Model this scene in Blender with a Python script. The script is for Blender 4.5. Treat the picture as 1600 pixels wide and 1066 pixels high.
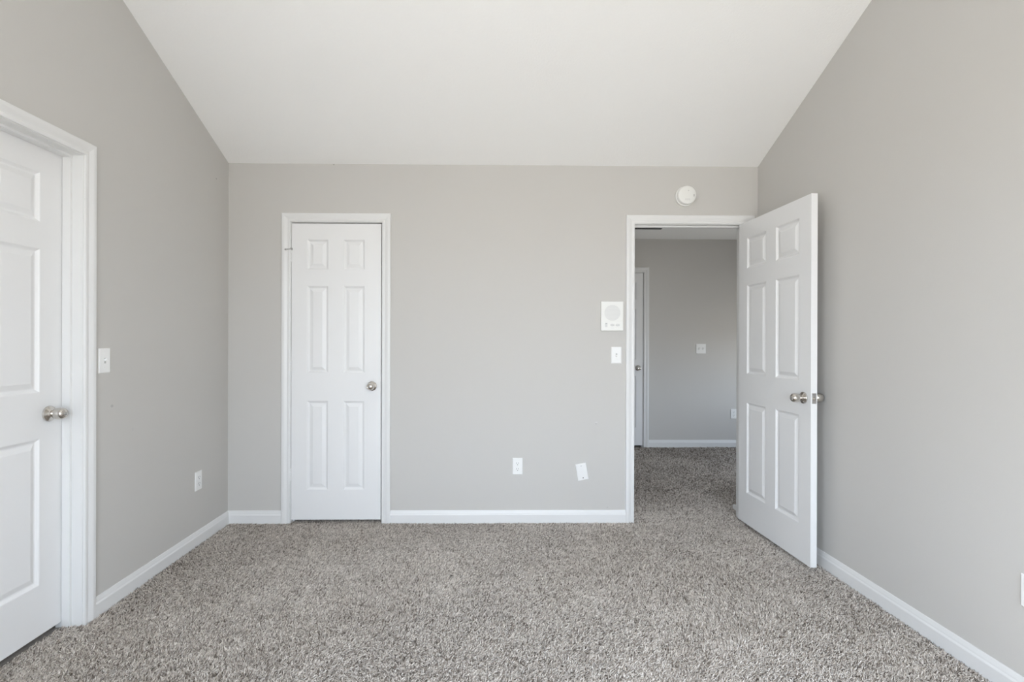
import bpy, bmesh, math, random
import numpy as np
from mathutils import Vector, Matrix
random.seed(7)
for _o in list(bpy.data.objects):
    bpy.data.objects.remove(_o)
SC = bpy.context.scene
COL = SC.collection

# ------------------------------------------------------------------ camera
cam_d = bpy.data.cameras.new('camera')
cam = bpy.data.objects.new('camera', cam_d); COL.objects.link(cam); SC.camera = cam
F_PX = 794.04
cam_d.sensor_fit = 'HORIZONTAL'; cam_d.sensor_width = 36.0
cam_d.lens = F_PX / 1600.0 * 36.0
cam_d.shift_x = (800.0 - 774.06) / 1600.0
cam_d.clip_start = 0.05
cam.location = (1.7752, -3.4946, 1.2476)
_yaw, _pitch, _roll = 0.0141, 0.0005, 0.0025
cam.rotation_euler = (Matrix.Rotation(-_yaw, 3, 'Z') @ Matrix.Rotation(math.pi / 2 - _pitch, 3, 'X')
                      @ Matrix.Rotation(_roll, 3, 'Z')).to_euler()

# ------------------------------------------------------------------ room numbers (metres)
W = 3.639            # room width, left wall at x = 0
DEPTH = 4.6          # back wall at y = 0, window wall at y = -DEPTH
EAVE = 2.456
SLOPE = 0.437
TH = 0.115           # wall thickness
HALL_Y = 2.47        # far wall of the hallway
HALL_Z = 2.45
WX0, WX1, WZ0, WZ1 = 0.95, 3.35, 0.42, 2.13
SY0, SY1, SZ0, SZ1 = -4.40, -3.15, 0.50, 2.13                   # unseen side window added in the left wall to light the right side      # opening of the window behind the camera

# ------------------------------------------------------------------ world, sun, daylight
SKY = 9.2
wd = bpy.data.worlds.new('daylight'); SC.world = wd; wd.use_nodes = True
nt = wd.node_tree; nt.nodes.clear()
geo = nt.nodes.new('ShaderNodeTexCoord'); sep = nt.nodes.new('ShaderNodeSeparateXYZ')
nt.links.new(geo.outputs['Generated'], sep.inputs[0])
rp = nt.nodes.new('ShaderNodeValToRGB')
mr = nt.nodes.new('ShaderNodeMapRange'); mr.inputs[1].default_value = -1; mr.inputs[2].default_value = 1
nt.links.new(sep.outputs['Z'], mr.inputs[0]); nt.links.new(mr.outputs[0], rp.inputs[0])
el = rp.color_ramp.elements
el[0].position = 0.0; el[0].color = (0.60, 0.585, 0.55, 1)
el[1].position = 1.0; el[1].color = (0.66, 0.84, 1.12, 1)
e = el.new(0.47); e.color = (0.70, 0.69, 0.66, 1)
e = el.new(0.53); e.color = (0.97, 1.08, 1.21, 1)
bg = nt.nodes.new('ShaderNodeBackground'); bg.inputs[1].default_value = SKY
out = nt.nodes.new('ShaderNodeOutputWorld')
nt.links.new(rp.outputs[0], bg.inputs[0]); nt.links.new(bg.outputs[0], out.inputs[0])

sun_d = bpy.data.lights.new('sun', 'SUN'); sun_d.energy = 9.0; sun_d.angle = math.radians(0.53)
sun_d.color = (0.95, 0.96, 0.95)
sun = bpy.data.objects.new('sun', sun_d); COL.objects.link(sun)
_dir = Vector((0.20, 3.075, -2.14)).normalized()            # from the window head down to the carpet
sun.rotation_euler = _dir.to_track_quat('-Z', 'Y').to_euler(); sun.location = (0.5, -8, 5)

por_d = bpy.data.lights.new('window_portal', 'AREA'); por_d.shape = 'RECTANGLE'
por_d.size = WX1 - WX0; por_d.size_y = WZ1 - WZ0; por_d.cycles.is_portal = True
por = bpy.data.objects.new('window_portal', por_d); COL.objects.link(por)
por.location = ((WX0 + WX1) / 2, -DEPTH - TH + 0.002, (WZ0 + WZ1) / 2)
por.rotation_euler = (math.pi / 2, 0, 0)

por3_d = bpy.data.lights.new('side_fill_portal', 'AREA'); por3_d.shape = 'RECTANGLE'
por3_d.size = SZ1 - SZ0; por3_d.size_y = SY1 - SY0; por3_d.cycles.is_portal = True
por3 = bpy.data.objects.new('side_fill_portal', por3_d); COL.objects.link(por3)
por3.location = (-TH + 0.002, (SY0 + SY1) / 2, (SZ0 + SZ1) / 2); por3.rotation_euler = (0, -math.pi / 2, 0)
HY0, HY1, HZ0, HZ1 = 0.80, 1.80, 0.60, 1.35                     # opening added at the hidden end of the hallway to brighten it
por2_d = bpy.data.lights.new('hall_fill_portal', 'AREA'); por2_d.shape = 'RECTANGLE'
por2_d.size = HZ1 - HZ0; por2_d.size_y = HY1 - HY0; por2_d.cycles.is_portal = True
por2 = bpy.data.objects.new('hall_fill_portal', por2_d); COL.objects.link(por2)
por2.location = (5.598, (HY0 + HY1) / 2, (HZ0 + HZ1) / 2); por2.rotation_euler = (0, math.pi / 2, 0)

vs = SC.view_settings
vs.view_transform = 'Standard'; vs.look = 'None'; vs.gamma = 1.0; vs.use_curve_mapping = False
vs.exposure = 0.26
SC.cycles.max_bounces = 16; SC.cycles.diffuse_bounces = 12; SC.cycles.glossy_bounces = 6
SC.cycles.caustics_reflective = False; SC.cycles.caustics_refractive = False
SC.cycles.sample_clamp_indirect = 8.0

# ------------------------------------------------------------------ helpers
def tag(o, label=None, cat=None, group=None, kind=None):
    if label: o['label'] = label
    if cat: o['category'] = cat
    if group: o['group'] = group
    if kind: o['kind'] = kind
    return o

def empty(name, loc=(0, 0, 0), rot=(0, 0, 0), **k):
    o = bpy.data.objects.new(name, None); COL.objects.link(o)
    o.location = loc; o.rotation_euler = rot; o.empty_display_size = 0.05
    return tag(o, **k)

def link(name, bm, mat, parent=None, loc=(0, 0, 0), rot=(0, 0, 0), smooth=False, **k):
    bmesh.ops.remove_doubles(bm, verts=bm.verts, dist=1e-6)
    bmesh.ops.recalc_face_normals(bm, faces=bm.faces)
    me = bpy.data.meshes.new(name); bm.to_mesh(me); bm.free()
    if smooth:
        me.polygons.foreach_set('use_smooth', [True] * len(me.polygons))
        me.set_sharp_from_angle(angle=math.radians(38))
    for m in (mat if isinstance(mat, (list, tuple)) else [mat]):
        me.materials.append(m)
    o = bpy.data.objects.new(name, me); COL.objects.link(o)
    if parent: o.parent = parent
    o.location = loc; o.rotation_euler = rot
    return tag(o, **k)

def box(bm, x0, x1, y0, y1, z0, z1, bev=0.0, segs=2):
    t = bmesh.new()
    bmesh.ops.create_cube(t, size=1.0)
    for v in t.verts:
        v.co = Vector((x0 + (v.co.x + .5) * (x1 - x0), y0 + (v.co.y + .5) * (y1 - y0), z0 + (v.co.z + .5) * (z1 - z0)))
    if bev:
        bmesh.ops.bevel(t, geom=t.edges[:], offset=bev, segments=segs, profile=0.5, affect='EDGES')
    join(bm, t)

def join(bm, t, mtx=None):
    mp = {}
    for v in t.verts:
        mp[v] = bm.verts.new(mtx @ v.co if mtx else v.co)
    for f in t.faces:
        try: bm.faces.new([mp[v] for v in f.verts]).material_index = f.material_index
        except ValueError: pass
    t.free()

def prism(bm, pts, lo, hi, axis):
    """extrude a polygon (list of 2D points) along axis between lo and hi; the 2D points fill the other two axes in order"""
    def P(p, h):
        c = list(p); c.insert(axis, h); return Vector(c)
    a = [bm.verts.new(P(p, lo)) for p in pts]; b = [bm.verts.new(P(p, hi)) for p in pts]
    bm.faces.new(a); bm.faces.new(b[::-1])
    n = len(pts)
    for i in range(n):
        bm.faces.new((a[i], a[(i + 1) % n], b[(i + 1) % n], b[i]))

def lathe(bm, prof, segs=32, mtx=None):
    """revolve (radius, height) pairs about +Z; mtx then places it"""
    t = bmesh.new(); rings = []
    for r, h in prof:
        if r < 1e-6: rings.append([t.verts.new((0, 0, h))])
        else: rings.append([t.verts.new((r * math.cos(2 * math.pi * i / segs), r * math.sin(2 * math.pi * i / segs), h)) for i in range(segs)])
    for A, B in zip(rings, rings[1:]):
        for i in range(segs):
            j = (i + 1) % segs
            if len(A) == 1 and len(B) == 1: continue
            if len(A) == 1: t.faces.new((A[0], B[j], B[i]))
            elif len(B) == 1: t.faces.new((A[i], A[j], B[0]))
            else: t.faces.new((A[i], A[j], B[j], B[i]))
    if len(rings[0]) > 1: t.faces.new(rings[0][::-1])
    if len(rings[-1]) > 1: t.faces.new(rings[-1])
    join(bm, t, mtx)

TO_MINUS_Y = Matrix.Rotation(math.pi / 2, 4, 'X')      # +Z -> -Y

# ------------------------------------------------------------------ materials
def mat(name, col, rough=0.5, metal=0.0, bump=0.0, bscale=200.0, mottle=0.0, mscale=1.5, spec=None, detail=4.0):
    m = bpy.data.materials.new(name); m.use_nodes = True
    n = m.node_tree.nodes; l = m.node_tree.links; p = n['Principled BSDF']
    p.inputs['Base Color'].default_value = (*col, 1); p.inputs['Roughness'].default_value = rough
    p.inputs['Metallic'].default_value = metal
    if spec is not None: p.inputs['Specular IOR Level'].default_value = spec
    tc = n.new('ShaderNodeTexCoord')
    if bump:
        nz = n.new('ShaderNodeTexNoise'); nz.inputs['Scale'].default_value = bscale; nz.inputs['Detail'].default_value = detail
        b = n.new('ShaderNodeBump'); b.inputs['Strength'].default_value = bump; b.inputs['Distance'].default_value = 0.002
        l.new(tc.outputs['Object'], nz.inputs['Vector']); l.new(nz.outputs['Fac'], b.inputs['Height'])
        l.new(b.outputs['Normal'], p.inputs['Normal'])
    if mottle:
        nz = n.new('ShaderNodeTexNoise'); nz.inputs['Scale'].default_value = mscale; nz.inputs['Detail'].default_value = 3
        mx = n.new('ShaderNodeMix'); mx.data_type = 'RGBA'
        mx.inputs[6].default_value = (*[c * (1 - mottle) for c in col], 1); mx.inputs[7].default_value = (*[min(1, c * (1 + mottle)) for c in col], 1)
        l.new(tc.outputs['Object'], nz.inputs['Vector']); l.new(nz.outputs['Fac'], mx.inputs[0]); l.new(mx.outputs[2], p.inputs['Base Color'])
    return m

def marks(m, spots):
    """small scuffs and nicks in the paint: (centre, radii, colour)"""
    n = m.node_tree.nodes; l = m.node_tree.links; p = n['Principled BSDF']
    tc = n.new('ShaderNodeTexCoord')
    src = p.inputs['Base Color'].links[0].from_socket if p.inputs['Base Color'].links else None
    for c, r, col in spots:
        s = n.new('ShaderNodeVectorMath'); s.operation = 'SUBTRACT'; s.inputs[1].default_value = c
        dv = n.new('ShaderNodeVectorMath'); dv.operation = 'DIVIDE'; dv.inputs[1].default_value = r
        ln = n.new('ShaderNodeVectorMath'); ln.operation = 'LENGTH'
        mp = n.new('ShaderNodeMapRange'); mp.inputs[1].default_value = 0.7; mp.inputs[2].default_value = 1.0
        mp.inputs[3].default_value = 0.8; mp.inputs[4].default_value = 0.0
        mx = n.new('ShaderNodeMix'); mx.data_type = 'RGBA'; mx.inputs[7].default_value = (*col, 1)
        l.new(tc.outputs['Object'], s.inputs[0]); l.new(s.outputs[0], dv.inputs[0]); l.new(dv.outputs[0], ln.inputs[0])
        l.new(ln.outputs['Value'], mp.inputs[0]); l.new(mp.outputs[0], mx.inputs[0])
        if src: l.new(src, mx.inputs[6])
        else: mx.inputs[6].default_value = p.inputs['Base Color'].default_value
        src = mx.outputs[2]
    l.new(src, p.inputs['Base Color'])

WALL = (0.555, 0.541, 0.517)
m_wall = mat('greige_wall_paint', WALL, 0.75, bump=0.12, bscale=260, mottle=0.012)
m_wall_b = mat('greige_wall_paint_back', WALL, 0.75, bump=0.12, bscale=260, mottle=0.012)
m_wall_l = mat('greige_wall_paint_left', WALL, 0.75, bump=0.12, bscale=260, mottle=0.012)
marks(m_wall_b, [((2.523, 0, 0.687), (0.011, 0.2, 0.0035), (0.64, 0.63, 0.62)), ((2.520, 0, 0.676), (0.005, 0.2, 0.006), (0.42, 0.41, 0.40)),
                 ((0.715, 0, 2.452), (0.006, 0.2, 0.006), (0.3, 0.29, 0.27)), ((2.60, 0, 0.10), (0.006, 0.2, 0.004), (0.45, 0.44, 0.42))])
marks(m_wall_l, [((0, -1.07, 0.935), (0.2, 0.010, 0.008), (0.40, 0.39, 0.38)), ((0, -0.155, 2.30), (0.2, 0.008, 0.006), (0.36, 0.34, 0.32)),
                 ((0, -0.93, 0.80), (0.2, 0.006, 0.012), (0.52, 0.51, 0.50))])
m_ceil = mat('white_textured_ceiling_paint', (0.88, 0.88, 0.87), 0.9, bump=0.55, bscale=95, detail=6)
m_trim = mat('white_semigloss_trim_paint', (0.74, 0.74, 0.735), 0.38, bump=0.03, bscale=60)
m_door = mat('white_door_paint', (0.785, 0.785, 0.785), 0.38, bump=0.05, bscale=40)
m_nickel = mat('satin_nickel', (0.64, 0.61, 0.57), 0.17, metal=1.0)
m_steel = mat('dull_steel', (0.50, 0.49, 0.48), 0.38, metal=1.0)
m_dark = mat('dark_slot', (0.03, 0.03, 0.03), 0.7)
m_plate = mat('white_plastic', (0.84, 0.84, 0.83), 0.3)
m_plate_w = mat('warm_white_plastic', (0.80, 0.80, 0.775), 0.4)
m_grey_pl = mat('grey_plastic', (0.48, 0.48, 0.47), 0.5)
m_grille = mat('pale_grey_grille', (0.66, 0.66, 0.65), 0.6)
m_black = mat('black_metal', (0.004, 0.004, 0.004), 0.8, spec=0.1)
m_vinyl = mat('white_vinyl', (0.85, 0.85, 0.85), 0.35)

# carpet: backing, and the yarn of the pile coloured per tuft
m_back = mat('carpet_backing', (0.40, 0.365, 0.33), 0.95, bump=0.8, bscale=120, mottle=0.35, mscale=110)
m_yarn = bpy.data.materials.new('carpet_yarn'); m_yarn.use_nodes = True
_n = m_yarn.node_tree.nodes; _l = m_yarn.node_tree.links; _p = _n['Principled BSDF']
_a = _n.new('ShaderNodeAttribute'); _a.attribute_name = 'fleck'
_r = _n.new('ShaderNodeValToRGB'); _r.color_ramp.interpolation = 'LINEAR'
_e = _r.color_ramp.elements
_e[0].position = 0.0; _e[0].color = (0.085, 0.066, 0.052, 1)
_e[1].position = 1.0; _e[1].color = (0.95, 0.89, 0.83, 1)
for pos, c in ((0.20, (0.20, 0.168, 0.140)), (0.40, (0.46, 0.41, 0.362)), (0.70, (0.72, 0.66, 0.60))):
    q = _e.new(pos); q.color = (*c, 1)
_l.new(_a.outputs['Fac'], _r.inputs[0]); _l.new(_r.outputs[0], _p.inputs['Base Color'])
_p.inputs['Roughness'].default_value = 0.9; _p.inputs['Specular IOR Level'].default_value = 0.15

# ------------------------------------------------------------------ the shell
FB = -0.012                       # carpet backing; the pile tips reach z = 0
D1 = (0.427, 1.0455)               # closet doorway between jamb faces
D2 = (2.785, 3.551)               # hallway doorway
DL = (-2.013, -1.245)             # side doorway in the left wall
D4 = (2.835, 3.605)               # far hallway door
HEAD = 2.055                      # underside of the head jambs
J = 0.018                         # jamb board thickness

bm = bmesh.new(); box(bm, -1.4, 5.6, -DEPTH - TH, HALL_Y + TH, -0.15, FB)
floor = link('floor', bm, m_back, label='wall-to-wall grey-brown speckled carpet floor running into the hallway', cat='floor', kind='structure')

bm = bmesh.new()
cuts = [(-TH, D1[0] - J, 0), (D1[0] - J, D1[1] + J, 1), (D1[1] + J, D2[0] - J, 0), (D2[0] - J, D2[1] + J, 1), (D2[1] + J, 5.6, 0)]
for x0, x1, op in cuts:
    box(bm, x0, x1, 0, TH, HEAD + J if op else FB, 2.62)
link('wall_back', bm, m_wall_b, label='greige painted back wall with closet door and hallway doorway', cat='wall', kind='structure')

RIDGE = EAVE + SLOPE * DEPTH / 2
def gable(bm, x0, x1, openings=()):
    zt = lambda y: EAVE + SLOPE * min(-y, DEPTH + y) + 0.12
    ys = [-DEPTH - TH]
    segs = []
    cur = -DEPTH
    for a, b, sill, head in openings:
        segs.append((cur, a, FB, 0)); segs.append((a, b, head, 0)); cur = b
        if sill > 0: segs.append((a, b, FB, sill))
    segs.append((cur, 0.0, FB, 0))
    for a, b, z0, z1 in segs:
        if z1:
            prism(bm, [(a, z0), (b, z0), (b, z1), (a, z1)], x0, x1, 0); continue
        pts = [(a, z0), (b, z0), (b, zt(b))]
        if a < -DEPTH / 2 < b: pts.append((-DEPTH / 2, zt(-DEPTH / 2)))
        pts.append((a, zt(a)))
        prism(bm, pts, x0, x1, 0)
bm = bmesh.new(); gable(bm, -TH, 0, [(SY0, SY1, SZ0, SZ1), (DL[0] - J, DL[1] + J, 0, HEAD + J)])
link('wall_left', bm, m_wall_l, label='greige painted left side wall under the slope with a closed door', cat='wall', kind='structure')
bm = bmesh.new(); gable(bm, W, W + TH)
link('wall_right', bm, m_wall, label='plain greige painted right side wall beside the open door', cat='wall', kind='structure')

bm = bmesh.new()
box(bm, -TH, WX0, -DEPTH - TH, -DEPTH, FB, 2.62); box(bm, WX1, W + TH, -DEPTH - TH, -DEPTH, FB, 2.62)
box(bm, WX0, WX1, -DEPTH - TH, -DEPTH, FB, WZ0); box(bm, WX0, WX1, -DEPTH - TH, -DEPTH, WZ1, 2.62)
link('wall_front', bm, m_wall, label='greige painted window wall behind the viewpoint', cat='wall', kind='structure')

bm = bmesh.new()
prism(bm, [(0.0, EAVE), (-DEPTH / 2, RIDGE), (-DEPTH, EAVE), (-DEPTH, EAVE + 0.10), (-DEPTH / 2, RIDGE + 0.10), (0.0, EAVE + 0.10)], 0.0, W, 0)
link('ceiling', bm, m_ceil, label='white textured vaulted ceiling sloping down to the back wall', cat='ceiling', kind='structure')

# hallway, and the closed spaces behind the two shut doors
bm = bmesh.new()
box(bm, 2.45, D4[0] - J, HALL_Y, HALL_Y + TH, FB, 2.6); box(bm, D4[1] + J, 5.6, HALL_Y, HALL_Y + TH, FB, 2.6)
box(bm, D4[0] - J, D4[1] + J, HALL_Y, HALL_Y + TH, HEAD + J, 2.6)
link('wall_hall_far', bm, m_wall, label='shaded greige far wall of the hallway seen through the doorway', cat='wall', kind='structure')
bm = bmesh.new(); box(bm, 2.45 - TH, 2.45, TH, HALL_Y + TH, FB, 2.6)
link('wall_hall_left', bm, m_wall, label='left wall of the hallway hidden behind the back wall', cat='wall', kind='structure')
bm = bmesh.new()
box(bm, 5.5, 5.6, TH, HY0, FB, 2.6); box(bm, 5.5, 5.6, HY1, HALL_Y, FB, 2.6); box(bm, 5.5, 5.6, HY0, HY1, FB, HZ0); box(bm, 5.5, 5.6, HY0, HY1, HZ1, 2.6)
link('wall_hall_right', bm, m_wall, label='right end wall of the hallway with an added opening that brightens the hall, hidden behind the open door', cat='wall', kind='structure')
bm = bmesh.new(); box(bm, 3.623, 3.74, TH, 0.262, FB, HALL_Z)
link('wall_hall_corner', bm, m_wall, label='short return of wall just past the hallway doorway', cat='wall', kind='structure')
bm = bmesh.new(); box(bm, 2.45, 5.5, TH, HALL_Y, HALL_Z, HALL_Z + 0.1)
link('ceiling_hall', bm, m_ceil, label='flat white hallway ceiling seen past the doorway head', cat='ceiling', kind='structure')
bm = bmesh.new()
box(bm, -TH, 0.0, TH, 0.9, FB, 2.6); box(bm, 2.2, 2.3, TH, 0.9, FB, 2.6); box(bm, -TH, 2.3, 0.8, 0.9, FB, 2.6); box(bm, 0, 2.2, TH, 0.8, 2.45, 2.6)
link('wall_closet', bm, m_wall, label='inside walls of the closet behind the narrow door', cat='wall', kind='structure')
bm = bmesh.new()
box(bm, -1.3, -1.2, -2.7, -0.6, FB, 2.6); box(bm, -1.2, -TH, -2.7, -2.6, FB, 2.6); box(bm, -1.2, -TH, -0.7, -0.6, FB, 2.6); box(bm, -1.2, -TH, -2.6, -0.7, 2.45, 2.6)
link('wall_side_room', bm, m_wall, label='inside walls of the room behind the left door', cat='wall', kind='structure')

bm = bmesh.new()
box(bm, 2.35, 2.45, HALL_Y + TH, 3.4, -0.15, 2.6); box(bm, 4.0, 4.1, HALL_Y + TH, 3.4, -0.15, 2.6); box(bm, 2.45, 4.0, 3.3, 3.4, -0.15, 2.6)
box(bm, 2.45, 4.0, HALL_Y + TH, 3.3, 2.45, 2.6); box(bm, 2.45, 4.0, HALL_Y + TH, 3.3, -0.15, FB)
link('wall_far_room', bm, m_wall, label='inside walls of the room behind the far hallway door', cat='wall', kind='structure')

# window behind the camera
win = empty('window_1', ((WX0 + WX1) / 2, -DEPTH, WZ0), label='wide white triple window behind the viewpoint', cat='window', kind='structure')
ox, oy, oz = win.location
bm = bmesh.new()
w2, hh = (WX1 - WX0) / 2, WZ1 - WZ0
for a, b, c, d in ((-w2, -w2 + .05, 0, hh), (w2 - .05, w2, 0, hh), (-w2 + .05, w2 - .05, 0, .05), (-w2 + .05, w2 - .05, hh - .05, hh)):
    box(bm, a, b, -TH, -0.02, c, d)
link('window_frame', bm, m_vinyl, win)
for k in (-1, 1):
    bm = bmesh.new(); box(bm, k * w2 / 3 - .035, k * w2 / 3 + .035, -TH, -0.02, .05, hh - .05); link('mullion', bm, m_vinyl, win)
for k in (-1, 0, 1):
    bm = bmesh.new(); box(bm, k * 2 * w2 / 3 - w2 / 3 + .036, k * 2 * w2 / 3 + w2 / 3 - .036, -.08, -.04, hh / 2 - .02, hh / 2 + .02); link('meeting_rail', bm, m_vinyl, win)
bm = bmesh.new(); box(bm, -w2 - .05, w2 + .05, 0.0, .06, -.025, 0, .004); link('window_sill', bm, m_trim, win)

sw_ = empty('side_fill_window', (0, (SY0 + SY1) / 2, SZ0), label='white side window added in the left wall behind the viewpoint to light the right wall', cat='window', kind='structure')  # made-up window out of view, put in for light on the right wall
bm = bmesh.new(); w2, hh = (SY1 - SY0) / 2, SZ1 - SZ0
for a, b, c, d in ((-w2, -w2 + .05, 0, hh), (w2 - .05, w2, 0, hh), (-w2 + .05, w2 - .05, 0, .05), (-w2 + .05, w2 - .05, hh - .05, hh)):
    box(bm, -TH, -0.02, a, b, c, d)
link('window_frame', bm, m_vinyl, sw_)
bm = bmesh.new(); box(bm, -.08, -.04, -w2 + .051, w2 - .051, hh / 2 - .02, hh / 2 + .02); link('meeting_rail', bm, m_vinyl, sw_)
bm = bmesh.new(); box(bm, 0.0, .06, -w2 - .05, w2 + .05, -.025, 0, .004); link('window_sill', bm, m_trim, sw_)

# ------------------------------------------------------------------ door frames
CASING = [(0.0, 0.0), (0.0, 0.009), (0.004, 0.0105), (0.012, 0.0105), (0.017, 0.0085), (0.022, 0.0100), (0.034, 0.0145), (0.040, 0.0160), (0.053, 0.0160), (0.057, 0.0135), (0.057, 0.0)]
def frame(n, a0, a1, to_world, label, stop_o, both=False, loc=(0, 0, 0)):
    """casing (two sides and head), jamb boards and stops of one doorway; to_world(along, out, z), out is towards the viewer"""
    t = empty('trim_%d' % n, loc, label=label, cat='door frame', kind='structure')
    lv = Vector(loc)
    def vert(bm, a, o, z): return bm.verts.new(to_world(a, o, z) - lv)
    def abox(bm, a, b, o0, o1, z0, z1):
        u = bmesh.new(); box(u, a, b, o0, o1, z0, z1)
        for v in u.verts: v.co = to_world(*v.co) - lv
        join(bm, u)
    rev = 0.004
    for front in ((True, False) if both else (True,)):
        fo = (lambda v: v) if front else (lambda v: -TH - v)
        for s in (-1, 1):
            bm = bmesh.new(); base = (a0 - rev) if s < 0 else (a1 + rev)
            A = [vert(bm, base + s * u, fo(v), FB) for u, v in CASING]; B = [vert(bm, base + s * u, fo(v), HEAD + rev + u) for u, v in CASING]
            for i in range(len(A)): bm.faces.new((A[i], A[(i + 1) % len(A)], B[(i + 1) % len(A)], B[i]))
            bm.faces.new(A); bm.faces.new(B[::-1])
            link('side_casing', bm, m_trim, t)
        bm = bmesh.new()
        A = [vert(bm, a0 - rev - u, fo(v), HEAD + rev + u) for u, v in CASING]; B = [vert(bm, a1 + rev + u, fo(v), HEAD + rev + u) for u, v in CASING]
        for i in range(len(A)): bm.faces.new((A[i], A[(i + 1) % len(A)], B[(i + 1) % len(A)], B[i]))
        bm.faces.new(A); bm.faces.new(B[::-1])
        link('head_casing', bm, m_trim, t)
    bm = bmesh.new(); abox(bm, a0 - J, a0, -TH, 0, FB, HEAD); link('side_jamb', bm, m_trim, t)
    bm = bmesh.new(); abox(bm, a1, a1 + J, -TH, 0, FB, HEAD); link('side_jamb', bm, m_trim, t)
    bm = bmesh.new(); abox(bm, a0 - J, a1 + J, -TH, 0, HEAD, HEAD + J); link('head_jamb', bm, m_trim, t)
    bm = bmesh.new(); q = .011; s0, s1 = stop_o
    abox(bm, a0, a0 + q, s0, s1, FB, HEAD); abox(bm, a1 - q, a1, s0, s1, FB, HEAD); abox(bm, a0 + q, a1 - q, s0, s1, HEAD - q, HEAD)
    link('door_stop', bm, m_trim, t)
    return t
BACK = lambda a, o, z: Vector((a, -o, z))
LEFT = lambda a, o, z: Vector((o, a, z))
HALL = lambda a, o, z: Vector((a, HALL_Y - o, z))
fr_closet = frame(1, *D1, BACK, 'white painted frame and casing around the narrow closet door', (-0.072, -0.040), loc=(sum(D1) / 2, 0, 0))
fr_hall = frame(2, *D2, BACK, 'white painted frame and casing of the open hallway doorway', (-0.072, -0.040), both=True, loc=(sum(D2) / 2, 0, 0))
fr_left = frame(3, *DL, LEFT, 'white deep frame and casing around the left wall door', (-0.080, -0.045), loc=(0, sum(DL) / 2, 0))
fr_far = frame(4, *D4, HALL, 'white casing of the far door inside the hallway', (-0.072, -0.040), loc=(sum(D4) / 2, HALL_Y, 0))

# baseboards
BASE = [(0.0, FB), (0.013, FB), (0.013, 0.052), (0.0115, 0.056), (0.0095, 0.060), (0.0085, 0.066), (0.0060, 0.075), (0.0045, 0.081), (0.0030, 0.083), (0.0, 0.083)]
def baseboard(name, p0, p1, outv, label, m0=0, m1=0):
    """p0 -> p1 on the floor line, profile pushed out along outv; m0/m1 = +1 mitre an inside corner, -1 an outside one"""
    p0 = Vector((*p0, 0)); p1 = Vector((*p1, 0)); d = (p1 - p0).normalized(); ov = Vector((*outv, 0))
    bm = bmesh.new()
    A = [bm.verts.new(p0 + ov * o + d * o * m0 + Vector((0, 0, z))) for o, z in BASE]
    B = [bm.verts.new(p1 + ov * o - d * o * m1 + Vector((0, 0, z))) for o, z in BASE]
    for i in range(len(A)): bm.faces.new((A[i], A[(i + 1) % len(A)], B[(i + 1) % len(A)], B[i]))
    bm.faces.new(A); bm.faces.new(B[::-1])
    return link(name, bm, m_trim, label=label, cat='baseboard', kind='structure')
cz = 0.004 + 0.057
baseboard('baseboard_back', (0, 0), (D1[0] - cz, 0), (0, -1), 'short white baseboard between left corner and closet door', m0=1)
baseboard('baseboard_back', (D1[1] + cz, 0), (D2[0] - cz, 0), (0, -1), 'long white baseboard between closet door and hallway doorway')
baseboard('baseboard_left', (0, DL[1] + cz), (0, 0), (1, 0), 'white baseboard along the left wall from door to corner', m1=1)
baseboard('baseboard_left', (0, -DEPTH), (0, DL[0] - cz), (1, 0), 'white baseboard along the left wall behind the viewpoint')
baseboard('baseboard_right', (W, -DEPTH), (W, 0), (-1, 0), 'white baseboard along the right wall beside the open door')
baseboard('baseboard_hall', (D4[1] + cz, HALL_Y), (5.5, HALL_Y), (0, -1), 'white baseboard along the far hallway wall')
bm = bmesh.new()
prism(bm, [(3.604, 0.112), (3.625, 0.112), (3.625, 0.275), (3.604, 0.275)], FB, 0.030, 2)
link('trim_5', bm, m_trim, label='small white moulding end at the floor past the doorway', cat='moulding', kind='structure')

# ------------------------------------------------------------------ six-panel doors
PROFILE = [(0.0, 0.0), (0.003, 0.0010), (0.006, 0.0042), (0.013, 0.0098), (0.017, 0.0106), (0.020, 0.0100), (0.040, 0.0016), (0.043, 0.0011)]
def door_leaf_bm(w, h, t, stile, xs=None):
    bm = bmesh.new()
    pw = (w - 3 * stile) / 2
    xs = xs or [0, stile, stile + pw, 2 * stile + pw, w - stile, w]
    tops = [0.108, 0.316, 0.426, 1.024, 1.214, 1.824]
    zs = [0] + [h - v for v in reversed(tops)] + [h]
    for side in (0, 1):
        y0, sg = (0.0, 1) if side == 0 else (t, -1)
        for i in range(5):
            for k in range(7):
                xa, xb, za, zb = xs[i], xs[i + 1], zs[k], zs[k + 1]
                if i in (1, 3) and k in (1, 3, 5):
                    prev = None
                    for ins, dep in PROFILE:
                        y = y0 + sg * dep
                        ring = [bm.verts.new((xa + ins, y, za + ins)), bm.verts.new((xb - ins, y, za + ins)), bm.verts.new((xb - ins, y, zb - ins)), bm.verts.new((xa + ins, y, zb - ins))]
                        if prev:
                            for q in range(4): bm.faces.new((prev[q], prev[(q + 1) % 4], ring[(q + 1) % 4], ring[q]))
                        prev = ring
                    bm.faces.new(prev)
                else:
                    bm.faces.new([bm.verts.new(c) for c in ((xa, y0, za), (xb, y0, za), (xb, y0, zb), (xa, y0, zb))])
    for k in range(7):
        for x in (0, w): bm.faces.new([bm.verts.new(c) for c in ((x, 0, zs[k]), (x, t, zs[k]), (x, t, zs[k + 1]), (x, 0, zs[k + 1]))])
    for i in range(5):
        for z in (0, h): bm.faces.new([bm.verts.new(c) for c in ((xs[i], 0, z), (xs[i + 1], 0, z), (xs[i + 1], t, z), (xs[i], t, z))])
    return bm

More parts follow.
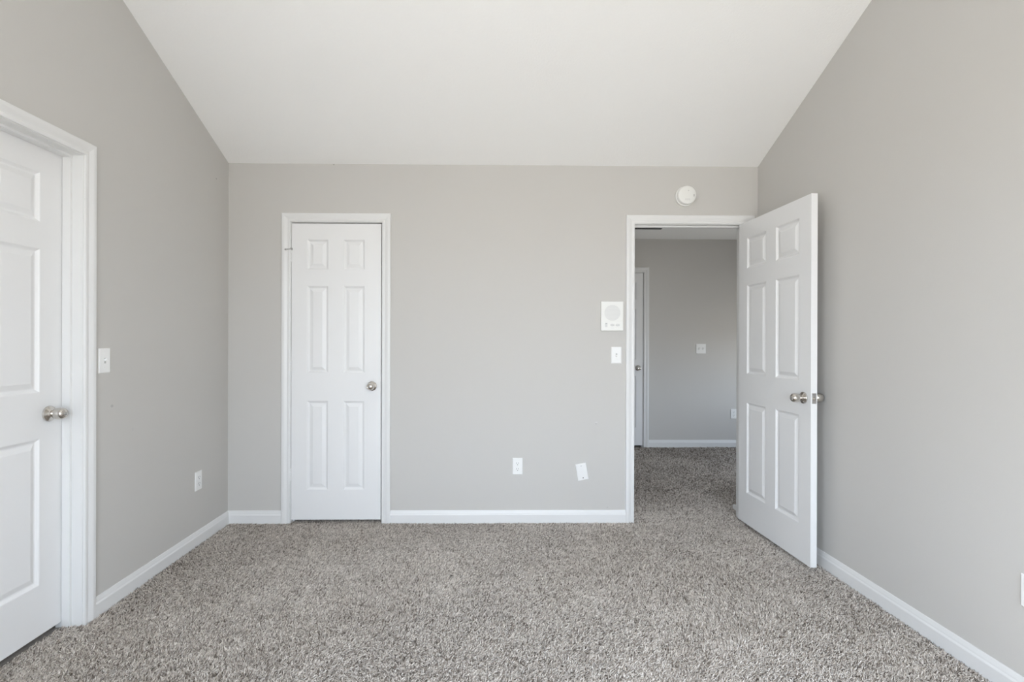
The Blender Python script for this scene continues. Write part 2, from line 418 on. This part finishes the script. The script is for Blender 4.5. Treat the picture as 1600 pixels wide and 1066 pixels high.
ROSE = [(0.0, 0.0), (0.0325, 0.0), (0.0330, 0.003), (0.0315, 0.0065), (0.026, 0.0095), (0.018, 0.0125), (0.0145, 0.016), (0.0, 0.016)]
KNOB = [(0.0, 0.014), (0.0150, 0.014), (0.0145, 0.018), (0.0165, 0.022), (0.0200, 0.027), (0.0232, 0.034), (0.0250, 0.042), (0.0255, 0.049), (0.0248, 0.056),
        (0.0226, 0.0625), (0.0192, 0.0675), (0.0168, 0.0690), (0.0152, 0.0684), (0.0130, 0.0698), (0.0070, 0.0712), (0.0, 0.0716)]
def knob(parent, x, z, front=True, button=True, t=0.035):
    """round knob on its rose, sticking out of the front (-y) or rear (+y) face"""
    M = Matrix.Translation((x, 0 if front else t, z)) @ (TO_MINUS_Y if front else Matrix.Rotation(-math.pi / 2, 4, 'X'))
    bm = bmesh.new(); lathe(bm, KNOB, 40, M); k = link('door_knob', bm, m_nickel, parent, smooth=True, label='satin nickel door knob')
    bm = bmesh.new(); lathe(bm, ROSE, 40, M); link('rose', bm, m_nickel, k, smooth=True)
    if button:
        bm = bmesh.new(); lathe(bm, [(0.0, 0.0690), (0.0075, 0.0690), (0.0072, 0.0728), (0.0055, 0.0740), (0.0, 0.0742)], 24, M); link('lock_button', bm, m_steel, k, smooth=True)
    return k

def hinge(parent, z, mats, x=-0.003, y=-0.005):
    bm = bmesh.new()
    seg = 0.089 / 5
    for i in range(5):
        lathe(bm, [(0.0, 0), (0.0052, 0), (0.0056, 0.0006), (0.0056, seg - 0.0010), (0.0052, seg - 0.0004), (0.0, seg - 0.0004)], 16, Matrix.Translation((x, y, z + i * seg)))
    box(bm, x - 0.0005, x + 0.0015, y, 0.030, z, z + 0.089)
    return link('hinge', bm, mats, parent, smooth=True)

DH = 2.032; DT = 0.035
# closet door
dr = empty('door_1', (0.4298, 0.0012, 0.019), label='narrow white six-panel closet door, closed, in the back wall', cat='door', kind='structure')
link('door_panel', door_leaf_bm(0.6096, DH - 0.004, DT, 0.103, [0, 0.105, 0.250, 0.352, 0.498, 0.6096]), m_door, dr)
knob(dr, 0.6096 - 0.060, 0.916, button=True)
for i, z in enumerate((0.262, 1.012, 1.762)):
    hg = hinge(dr, z, m_trim)
    if i == 2:                                   # bare metal stop on the top hinge pin
        bm = bmesh.new()
        lathe(bm, [(0, 0), (0.0085, 0), (0.0085, 0.003), (0.004, 0.004), (0.004, 0.012), (0, 0.012)], 20, Matrix.Translation((-0.003, -0.005, z + 0.089)))
        R = Matrix.Translation((-0.003, -0.009, z + 0.0905)) @ Matrix.Rotation(math.radians(-97), 4, 'Y')
        lathe(bm, [(0, 0), (0.0040, 0), (0.0040, 0.030), (0, 0.030)], 12, R)
        lathe(bm, [(0, 0.028), (0.0080, 0.028), (0.0088, 0.033), (0.0075, 0.043), (0, 0.046)], 16, R)
        R = Matrix.Translation((-0.003, -0.009, z + 0.0905)) @ Matrix.Rotation(math.radians(80), 4, 'Y') @ Matrix.Rotation(math.radians(-35), 4, 'X')
        lathe(bm, [(0, 0), (0.0065, 0), (0.0065, 0.011), (0, 0.013)], 12, R)
        link('hinge_pin_stop', bm, m_steel, hg, smooth=True, label='bare metal hinge pin door stop')

# open hallway door
A = 1.5508
dr = empty('door_2', (3.511, 0.0, 0.0199), (0, 0, -A), label='white six-panel door standing open against the right wall', cat='door', kind='structure')
link('door_panel', door_leaf_bm(0.762, DH, DT, 0.102), m_door, dr)
knob(dr, 0.762 - 0.060, 0.916, button=True); knob(dr, 0.762 - 0.060, 0.916, front=False, button=False)
bm = bmesh.new(); box(bm, 0.7600, 0.7632, 0.0055, 0.0300, 0.890, 0.947, 0.0008)
lp = link('latch_plate', bm, m_steel, dr, label='grey metal latch plate in the door edge')
bm = bmesh.new(); lathe(bm, [(0, 0), (0.0090, 0), (0.0090, 0.004), (0.0065, 0.0080), (0, 0.0086)], 20, Matrix.Translation((0.7630, 0.0178, 0.9165)) @ Matrix.Rotation(math.pi / 2, 4, 'Y'))
link('latch_bolt', bm, m_nickel, lp, smooth=True)
for z in (0.254, 1.004, 1.70):
    bm = bmesh.new()
    for i in range(5): lathe(bm, [(0, 0), (0.0056, 0), (0.0056, 0.0173), (0, 0.0173)], 16, Matrix.Translation((-0.003, DT + 0.005, z + i * 0.0178)))
    link('hinge', bm, m_trim, dr, smooth=True)

# door in the left wall
dr = empty('door_3', (-0.0830, -2.010, 0.019), (0, 0, math.pi / 2), label='white six-panel door, closed, at the left edge of the photo', cat='door', kind='structure')
link('door_panel', door_leaf_bm(0.762, DH, DT, 0.113), m_door, dr)
knob(dr, 0.762 - 0.071, 0.916, button=True)

# far hallway door
dr = empty('door_4', (2.838, HALL_Y + 0.001, 0.019), label='white six-panel door at the far left end of the hallway', cat='door', kind='structure')
link('door_panel', door_leaf_bm(0.762, DH, DT, 0.078), m_door, dr)
knob(dr, 0.762 - 0.060, 0.912, button=False)

# ------------------------------------------------------------------ wall plates (built facing -y, origin at the wall behind the plate centre)
def plate_bm(w=0.070, h=0.1145, t=0.0055):
    bm = bmesh.new()
    P = [(0, 0.0), (0, 0.45), (0.004, 1.0)]
    rings = []
    for ins, f in P:
        a, b = w / 2 - ins, h / 2 - ins
        rings.append([bm.verts.new((sx * a, -t * f, sz * b)) for sx, sz in ((-1, -1), (1, -1), (1, 1), (-1, 1))])
    bm.faces.new(rings[0])
    for A_, B_ in zip(rings, rings[1:]):
        for q in range(4): bm.faces.new((A_[q], A_[(q + 1) % 4], B_[(q + 1) % 4], B_[q]))
    bm.faces.new(rings[-1])
    return bm
def screw(parent, x, z, m=None, y=-0.0052, r=0.0034):
    bm = bmesh.new(); lathe(bm, [(0, 0), (r, 0), (r, 0.0008), (r * 0.6, 0.0014), (0, 0.0015)], 16, Matrix.Translation((x, y, z)) @ TO_MINUS_Y)
    return link('screw', bm, m or m_plate, parent, smooth=True)
def outlet(loc, rz, label, mats=None):
    o = empty('wall_outlet', loc, (0, 0, rz), label=label, cat='outlet')
    link('cover_plate', plate_bm(), mats or m_plate, o)
    for s in (1, -1):
        bm = bmesh.new(); z0 = s * 0.0195
        prof = [(0.0172 * math.cos(a), 0.0172 * math.sin(a)) for a in [i * 2 * math.pi / 32 for i in range(32)]]
        prof = [(x, max(-0.0135, min(0.0135, z)) + z0) for x, z in prof]
        # flattened-round receptacle face
        A_ = [bm.verts.new((x, -0.004, z)) for x, z in prof]; B_ = [bm.verts.new((x, -0.0068, z)) for x, z in prof]
        for i in range(32): bm.faces.new((A_[i], A_[(i + 1) % 32], B_[(i + 1) % 32], B_[i]))
        bm.faces.new(A_); bm.faces.new(B_)
        rc = link('receptacle', bm, m_plate, o)
        bm = bmesh.new()
        box(bm, -0.0076, -0.0054, -0.0071, -0.0060, z0 - 0.001, z0 + 0.0085)
        box(bm, 0.0054, 0.0076, -0.0071, -0.0060, z0 + 0.0005, z0 + 0.0080)
        lathe(bm, [(0, 0), (0.0027, 0), (0.0027, 0.0011), (0, 0.0011)], 16, Matrix.Translation((0, -0.0060, z0 - 0.0078)) @ TO_MINUS_Y)
        link('slots', bm, m_dark, rc)
    screw(o, 0, 0)
    return o
def toggle(parent, x, up=True):
    bm = bmesh.new(); box(bm, x - 0.0052, x + 0.0052, -0.0060, -0.0040, -0.0122, 0.0122); sl = link('toggle_slot', bm, m_grey_pl, parent)
    bm = bmesh.new(); box(bm, -0.0042, 0.0042, -0.014, 0.0, -0.0048, 0.0048, 0.0012)
    bmesh.ops.rotate(bm, verts=bm.verts, cent=(0, 0, 0), matrix=Matrix.Rotation(math.radians(24 if not up else -24), 3, 'X'))
    bmesh.ops.translate(bm, verts=bm.verts, vec=(x, -0.0045, 0.002 if up else -0.002))
    link('toggle_lever', bm, m_plate, parent)
def switch(loc, rz, label, gangs=1, up=True):
    o = empty('light_switch', loc, (0, 0, rz), label=label, cat='light switch')
    link('cover_plate', plate_bm(0.070 + 0.046 * (gangs - 1)), m_plate, o)
    for g in range(gangs):
        x = (g - (gangs - 1) / 2) * 0.046
        toggle(o, x, up)
        screw(o, x, 0.030); screw(o, x, -0.030)
    return o

outlet((1.979, 0, 0.384), 0, 'white double outlet low on the back wall, right of the closet door')
outlet((0, -0.356, 0.386), math.pi / 2, 'white double outlet low on the left wall near the corner')
outlet((W, -1.782, 0.385), -math.pi / 2, 'white outlet plate low on the right wall, cut by the photo edge')
outlet((4.675, HALL_Y, 0.390), 0, 'white outlet low on the far hallway wall beside the open door')
switch((2.659, 0, 1.150), 0, 'white single light switch below the speaker panel beside the doorway', up=False)
switch((0, -1.122, 1.151), math.pi / 2, 'white single light switch on the left wall next to the door casing', up=True)
switch((4.285, HALL_Y, 1.160), 0, 'white double light switch on the far hallway wall', gangs=2, up=False)

# crooked blank cover plate
o = empty('blank_cover_plate', (2.423, -0.0005, 0.347), (0, 0, 0), label='crooked blank white cover plate tilted on the back wall', cat='wall plate')
R = Matrix.Rotation(math.radians(-10.5), 4, 'Y') @ Matrix.Rotation(math.radians(4.0), 4, 'X')
o.rotation_euler = R.to_euler()
bm = plate_bm(0.074, 0.117, 0.009); bmesh.ops.bevel(bm, geom=[e for e in bm.edges if all(v.co.y < -0.008 for v in e.verts)], offset=0.002, segments=2, affect='EDGES')
bp = link('cover_plate', bm, m_plate, o)
screw(o, 0, 0.043, m_grey_pl, -0.0086); screw(o, 0, -0.042, m_dark, -0.0086, 0.0038)

# ------------------------------------------------------------------ intercom speaker panel
ic = empty('intercom_panel', (2.627, 0, 1.419), label='square white speaker panel with round grille left of the doorway', cat='intercom')
bm = bmesh.new(); box(bm, -0.0765, 0.0765, -0.016, 0.0, -0.101, 0.101, 0.003); link('housing', bm, m_plate_w, ic)
bm = bmesh.new(); gz = 0.022
for i in range(-10, 11):
    zz = i * 0.0052; hw = math.sqrt(max(0, 0.0545 ** 2 - zz ** 2))
    if hw > 0.004: box(bm, -hw, hw, -0.0172, -0.0150, gz + zz - 0.0016, gz + zz + 0.0016)
link('speaker_grille', bm, m_grille, ic)
bm = bmesh.new(); box(bm, -0.0755, 0.0755, -0.0182, -0.0150, -0.0995, -0.035, 0.0012); cpn = link('control_panel', bm, m_plate_w, ic)
bm = bmesh.new(); box(bm, -0.050, -0.034, -0.0190, -0.0175, -0.075, -0.047, 0.0006); sw = link('slide_switch', bm, m_grille, cpn)
bm = bmesh.new(); box(bm, -0.0475, -0.0365, -0.0210, -0.0185, -0.0535, -0.0480, 0.0006); link('slider', bm, m_grey_pl, cpn)
for x in (0.0, 0.036):
    bm = bmesh.new(); t_ = bmesh.new(); lathe(t_, [(0, 0), (0.0145, 0), (0.0145, 0.0018), (0.0125, 0.0028), (0, 0.0030)], 28)
    join(bm, t_, Matrix.Translation((x, -0.0180, -0.061)) @ TO_MINUS_Y @ Matrix.Diagonal((1, 0.62, 1, 1)))
    link('push_button', bm, m_grille, cpn, smooth=True)
bm = bmesh.new(); box(bm, -0.012, 0.012, -0.0186, -0.0178, -0.0835, -0.0815); link('name_strip', bm, m_grille, cpn)

# ------------------------------------------------------------------ smoke detector
sd = empty('smoke_detector', (3.131, 0, 2.247), label='round white smoke detector on the back wall above the hallway doorway', cat='smoke detector')
bm = bmesh.new(); lathe(bm, [(0, 0), (0.068, 0), (0.069, 0.003), (0.069, 0.012), (0.066, 0.015), (0, 0.015)], 64, TO_MINUS_Y); link('mounting_base', bm, m_plate_w, sd, smooth=True)
bm = bmesh.new(); lathe(bm, [(0, 0.015), (0.0615, 0.015), (0.0615, 0.022), (0.0635, 0.024), (0.0635, 0.040), (0.061, 0.0465), (0.055, 0.050), (0.030, 0.0525), (0, 0.053)], 64, TO_MINUS_Y)
bd = link('housing', bm, m_plate_w, sd, smooth=True)
bm = bmesh.new(); t_ = bmesh.new(); lathe(t_, [(0, 0), (0.010, 0), (0.009, 0.0018), (0, 0.002)], 24)
join(bm, t_, Matrix.Translation((0.044, -0.0500, -0.004)) @ TO_MINUS_Y @ Matrix.Diagonal((0.5, 1, 1, 1))); link('test_button', bm, m_grey_pl, sd, smooth=True)
bm = bmesh.new(); lathe(bm, [(0, 0), (0.0036, 0), (0.0032, 0.0012), (0, 0.0014)], 16, Matrix.Translation((0.006, -0.0518, 0.028)) @ TO_MINUS_Y); link('indicator_light', bm, m_grey_pl, sd, smooth=True)
bm = bmesh.new()
for i in range(5): box(bm, -0.014 + i * 0.007 - 0.0015, -0.014 + i * 0.007 + 0.0015, -0.0530, -0.0500, -0.040, -0.026)
link('sounder_slots', bm, m_grille, sd)

# ------------------------------------------------------------------ dark vent in the hallway ceiling
vt = empty('ceiling_vent', (3.31, 1.60, HALL_Z), label='black rectangular vent in the hallway ceiling behind the doorway head', cat='vent')
bm = bmesh.new()
for a, b, c, d in ((-.32, .307, -.306, -.28), (-.32, .307, .28, .306), (-.32, -.295, -.28, .28), (.282, .307, -.28, .28)): box(bm, a, b, c, d, -.010, 0, .002)
link('frame', bm, m_black, vt)
bm = bmesh.new()
for i in range(23):
    y = -.27 + i * .0245; box(bm, -.295, .282, y - .010, y + .010, -.008, -.002)
link('louvres', bm, m_black, vt)

# ------------------------------------------------------------------ carpet pile: short leaning tufts of yarn
def pile(regions, seed=3):
    rng = np.random.default_rng(seed)
    Vs, Fl = [], []; total = 0
    for x0, x1, y0, y1, dens, rad, ln in regions:
        s = 1 / math.sqrt(dens)
        gx = np.arange(x0, x1, s); gy = np.arange(y0, y1, s)
        X, Y = np.meshgrid(gx, gy); X = X.ravel(); Y = Y.ravel()
        X = np.clip(X + rng.uniform(-.6, .6, X.size) * s, x0, x1); Y = np.clip(Y + rng.uniform(-.6, .6, Y.size) * s, y0, y1)
        n = X.size
        # slow drift of the lean (trodden patches) and of the yarn tone
        drift = (np.sin(X * 3.1 + 1.3 * np.sin(Y * 2.3)) + np.sin(Y * 4.2 + 1.7 * np.sin(X * 1.9 + 0.6)) + 0.7 * np.sin(7.3 * X - 5.1 * Y))
        ang = drift * 0.9 + rng.normal(0, 1.25, n)
        lean = np.clip(rng.normal(0.80, 0.28, n) + 0.08 * np.sin(5 * X + 3 * Y), 0.1, 1.25)
        L = ln * rng.uniform(0.75, 1.25, n)
        # flecks: single yarns, partly matching their neighbours within a centimetre
        cell = (np.floor(X / 0.010 + 0.35 * np.sin(Y * 310.0)).astype(np.int64) * 73856093) ^ (np.floor(Y / 0.010 + 0.35 * np.sin(X * 270.0)).astype(np.int64) * 19349663)
        lump = ((cell * 2654435761) % 65536) / 65536.0
        patch = 0.05 * np.sin(X * 2.2 + 2.0) * np.sin(Y * 3.3 + 0.5) + 0.035 * np.sin(7.1 * X + 2.4 * np.sin(3.3 * Y)) * np.sin(8.3 * Y + 1.9 * np.sin(4.1 * X)) + 0.03 * np.sin(19 * X + 3 * np.sin(11 * Y)) * np.sin(17 * Y)
        tone = np.clip(rng.beta(1.5, 1.05, n) * 0.72 + lump * 0.30 - 0.01 + patch, 0, 1)
        # the yarn tone gets darker past the hallway doorway, unevenly
        hall_darken = np.clip((Y - 0.05 + 0.12 * np.sin(5.1 * X) + 0.08 * np.sin(9.7 * X + 4 * Y)) / 0.6, 0, 1) * (0.17 + 0.05 * np.sin(6.1 * X + 1.0) * np.sin(4.3 * Y))
        tone = np.clip(tone - hall_darken, 0, 1)
        r = rad * rng.uniform(0.8, 1.25, n)
        dx, dy = np.cos(ang), np.sin(ang)
        rings = []
        for f, bend, rr in ((0.0, 0.15, 0.95), (0.55, 0.75, 1.05), (1.0, 1.0, 0.60)):
            th = lean * bend
            hz = L * f
            cx = X + dx * hz * np.sin(th); cy = Y + dy * hz * np.sin(th); cz_ = FB - 0.001 + hz * np.cos(th)
            for k in range(3):
                a = k * 2.0944 + ang + 0.5 * f
                # ring across the lean direction
                ux = -dy * np.cos(a) + dx * np.sin(a) * np.cos(th); uy = dx * np.cos(a) + dy * np.sin(a) * np.cos(th); uz = -np.sin(a) * np.sin(th)
                rings.append(np.stack([cx + r * rr * ux, cy + r * rr * uy, cz_ + r * rr * uz], 1))
        V = np.stack(rings, 1)           # n, 9, 3
        # keep the yarn inside its strip of floor
        V[..., 0] = np.clip(V[..., 0], x0, x1); V[..., 1] = np.clip(V[..., 1], y0, y1)
        Vs.append(V.reshape(-1, 3)); Fl.append(np.repeat(tone, 9)); total += n
    V = np.concatenate(Vs).astype(np.float32); fl = np.concatenate(Fl).astype(np.float32)
    quads = []
    for lev in (0, 1):
        for k in range(3):
            a = lev * 3 + k; b = lev * 3 + (k + 1) % 3
            quads.append([a, b, b + 3, a + 3])
    quads = np.array(quads)
    base = (np.arange(total) * 9)[:, None, None]
    Q = (quads[None] + base).reshape(total, -1)          # 24 loops
    T = (np.array([6, 7, 8])[None] + base[:, 0])         # 3 loops
    loops = np.concatenate([Q, T], 1).ravel().astype(np.int32)
    sizes = np.tile(np.array([4] * 6 + [3]), total); starts = np.concatenate([[0], np.cumsum(sizes)[:-1]]).astype(np.int32)
    me = bpy.data.meshes.new('carpet_pile')
    me.vertices.add(len(V)); me.vertices.foreach_set('co', V.ravel())
    me.loops.add(len(loops)); me.loops.foreach_set('vertex_index', loops)
    me.polygons.add(len(starts)); me.polygons.foreach_set('loop_start', starts)
    me.polygons.foreach_set('use_smooth', np.ones(len(starts), dtype=bool))
    at = me.attributes.new('fleck', 'FLOAT', 'POINT'); at.data.foreach_set('value', fl)
    me.update(calc_edges=True)
    me.materials.append(m_yarn)
    o = bpy.data.objects.new('carpet_pile', me); COL.objects.link(o); o.parent = floor
    o['kind'] = 'stuff'
    print('pile tufts', total)
    return o
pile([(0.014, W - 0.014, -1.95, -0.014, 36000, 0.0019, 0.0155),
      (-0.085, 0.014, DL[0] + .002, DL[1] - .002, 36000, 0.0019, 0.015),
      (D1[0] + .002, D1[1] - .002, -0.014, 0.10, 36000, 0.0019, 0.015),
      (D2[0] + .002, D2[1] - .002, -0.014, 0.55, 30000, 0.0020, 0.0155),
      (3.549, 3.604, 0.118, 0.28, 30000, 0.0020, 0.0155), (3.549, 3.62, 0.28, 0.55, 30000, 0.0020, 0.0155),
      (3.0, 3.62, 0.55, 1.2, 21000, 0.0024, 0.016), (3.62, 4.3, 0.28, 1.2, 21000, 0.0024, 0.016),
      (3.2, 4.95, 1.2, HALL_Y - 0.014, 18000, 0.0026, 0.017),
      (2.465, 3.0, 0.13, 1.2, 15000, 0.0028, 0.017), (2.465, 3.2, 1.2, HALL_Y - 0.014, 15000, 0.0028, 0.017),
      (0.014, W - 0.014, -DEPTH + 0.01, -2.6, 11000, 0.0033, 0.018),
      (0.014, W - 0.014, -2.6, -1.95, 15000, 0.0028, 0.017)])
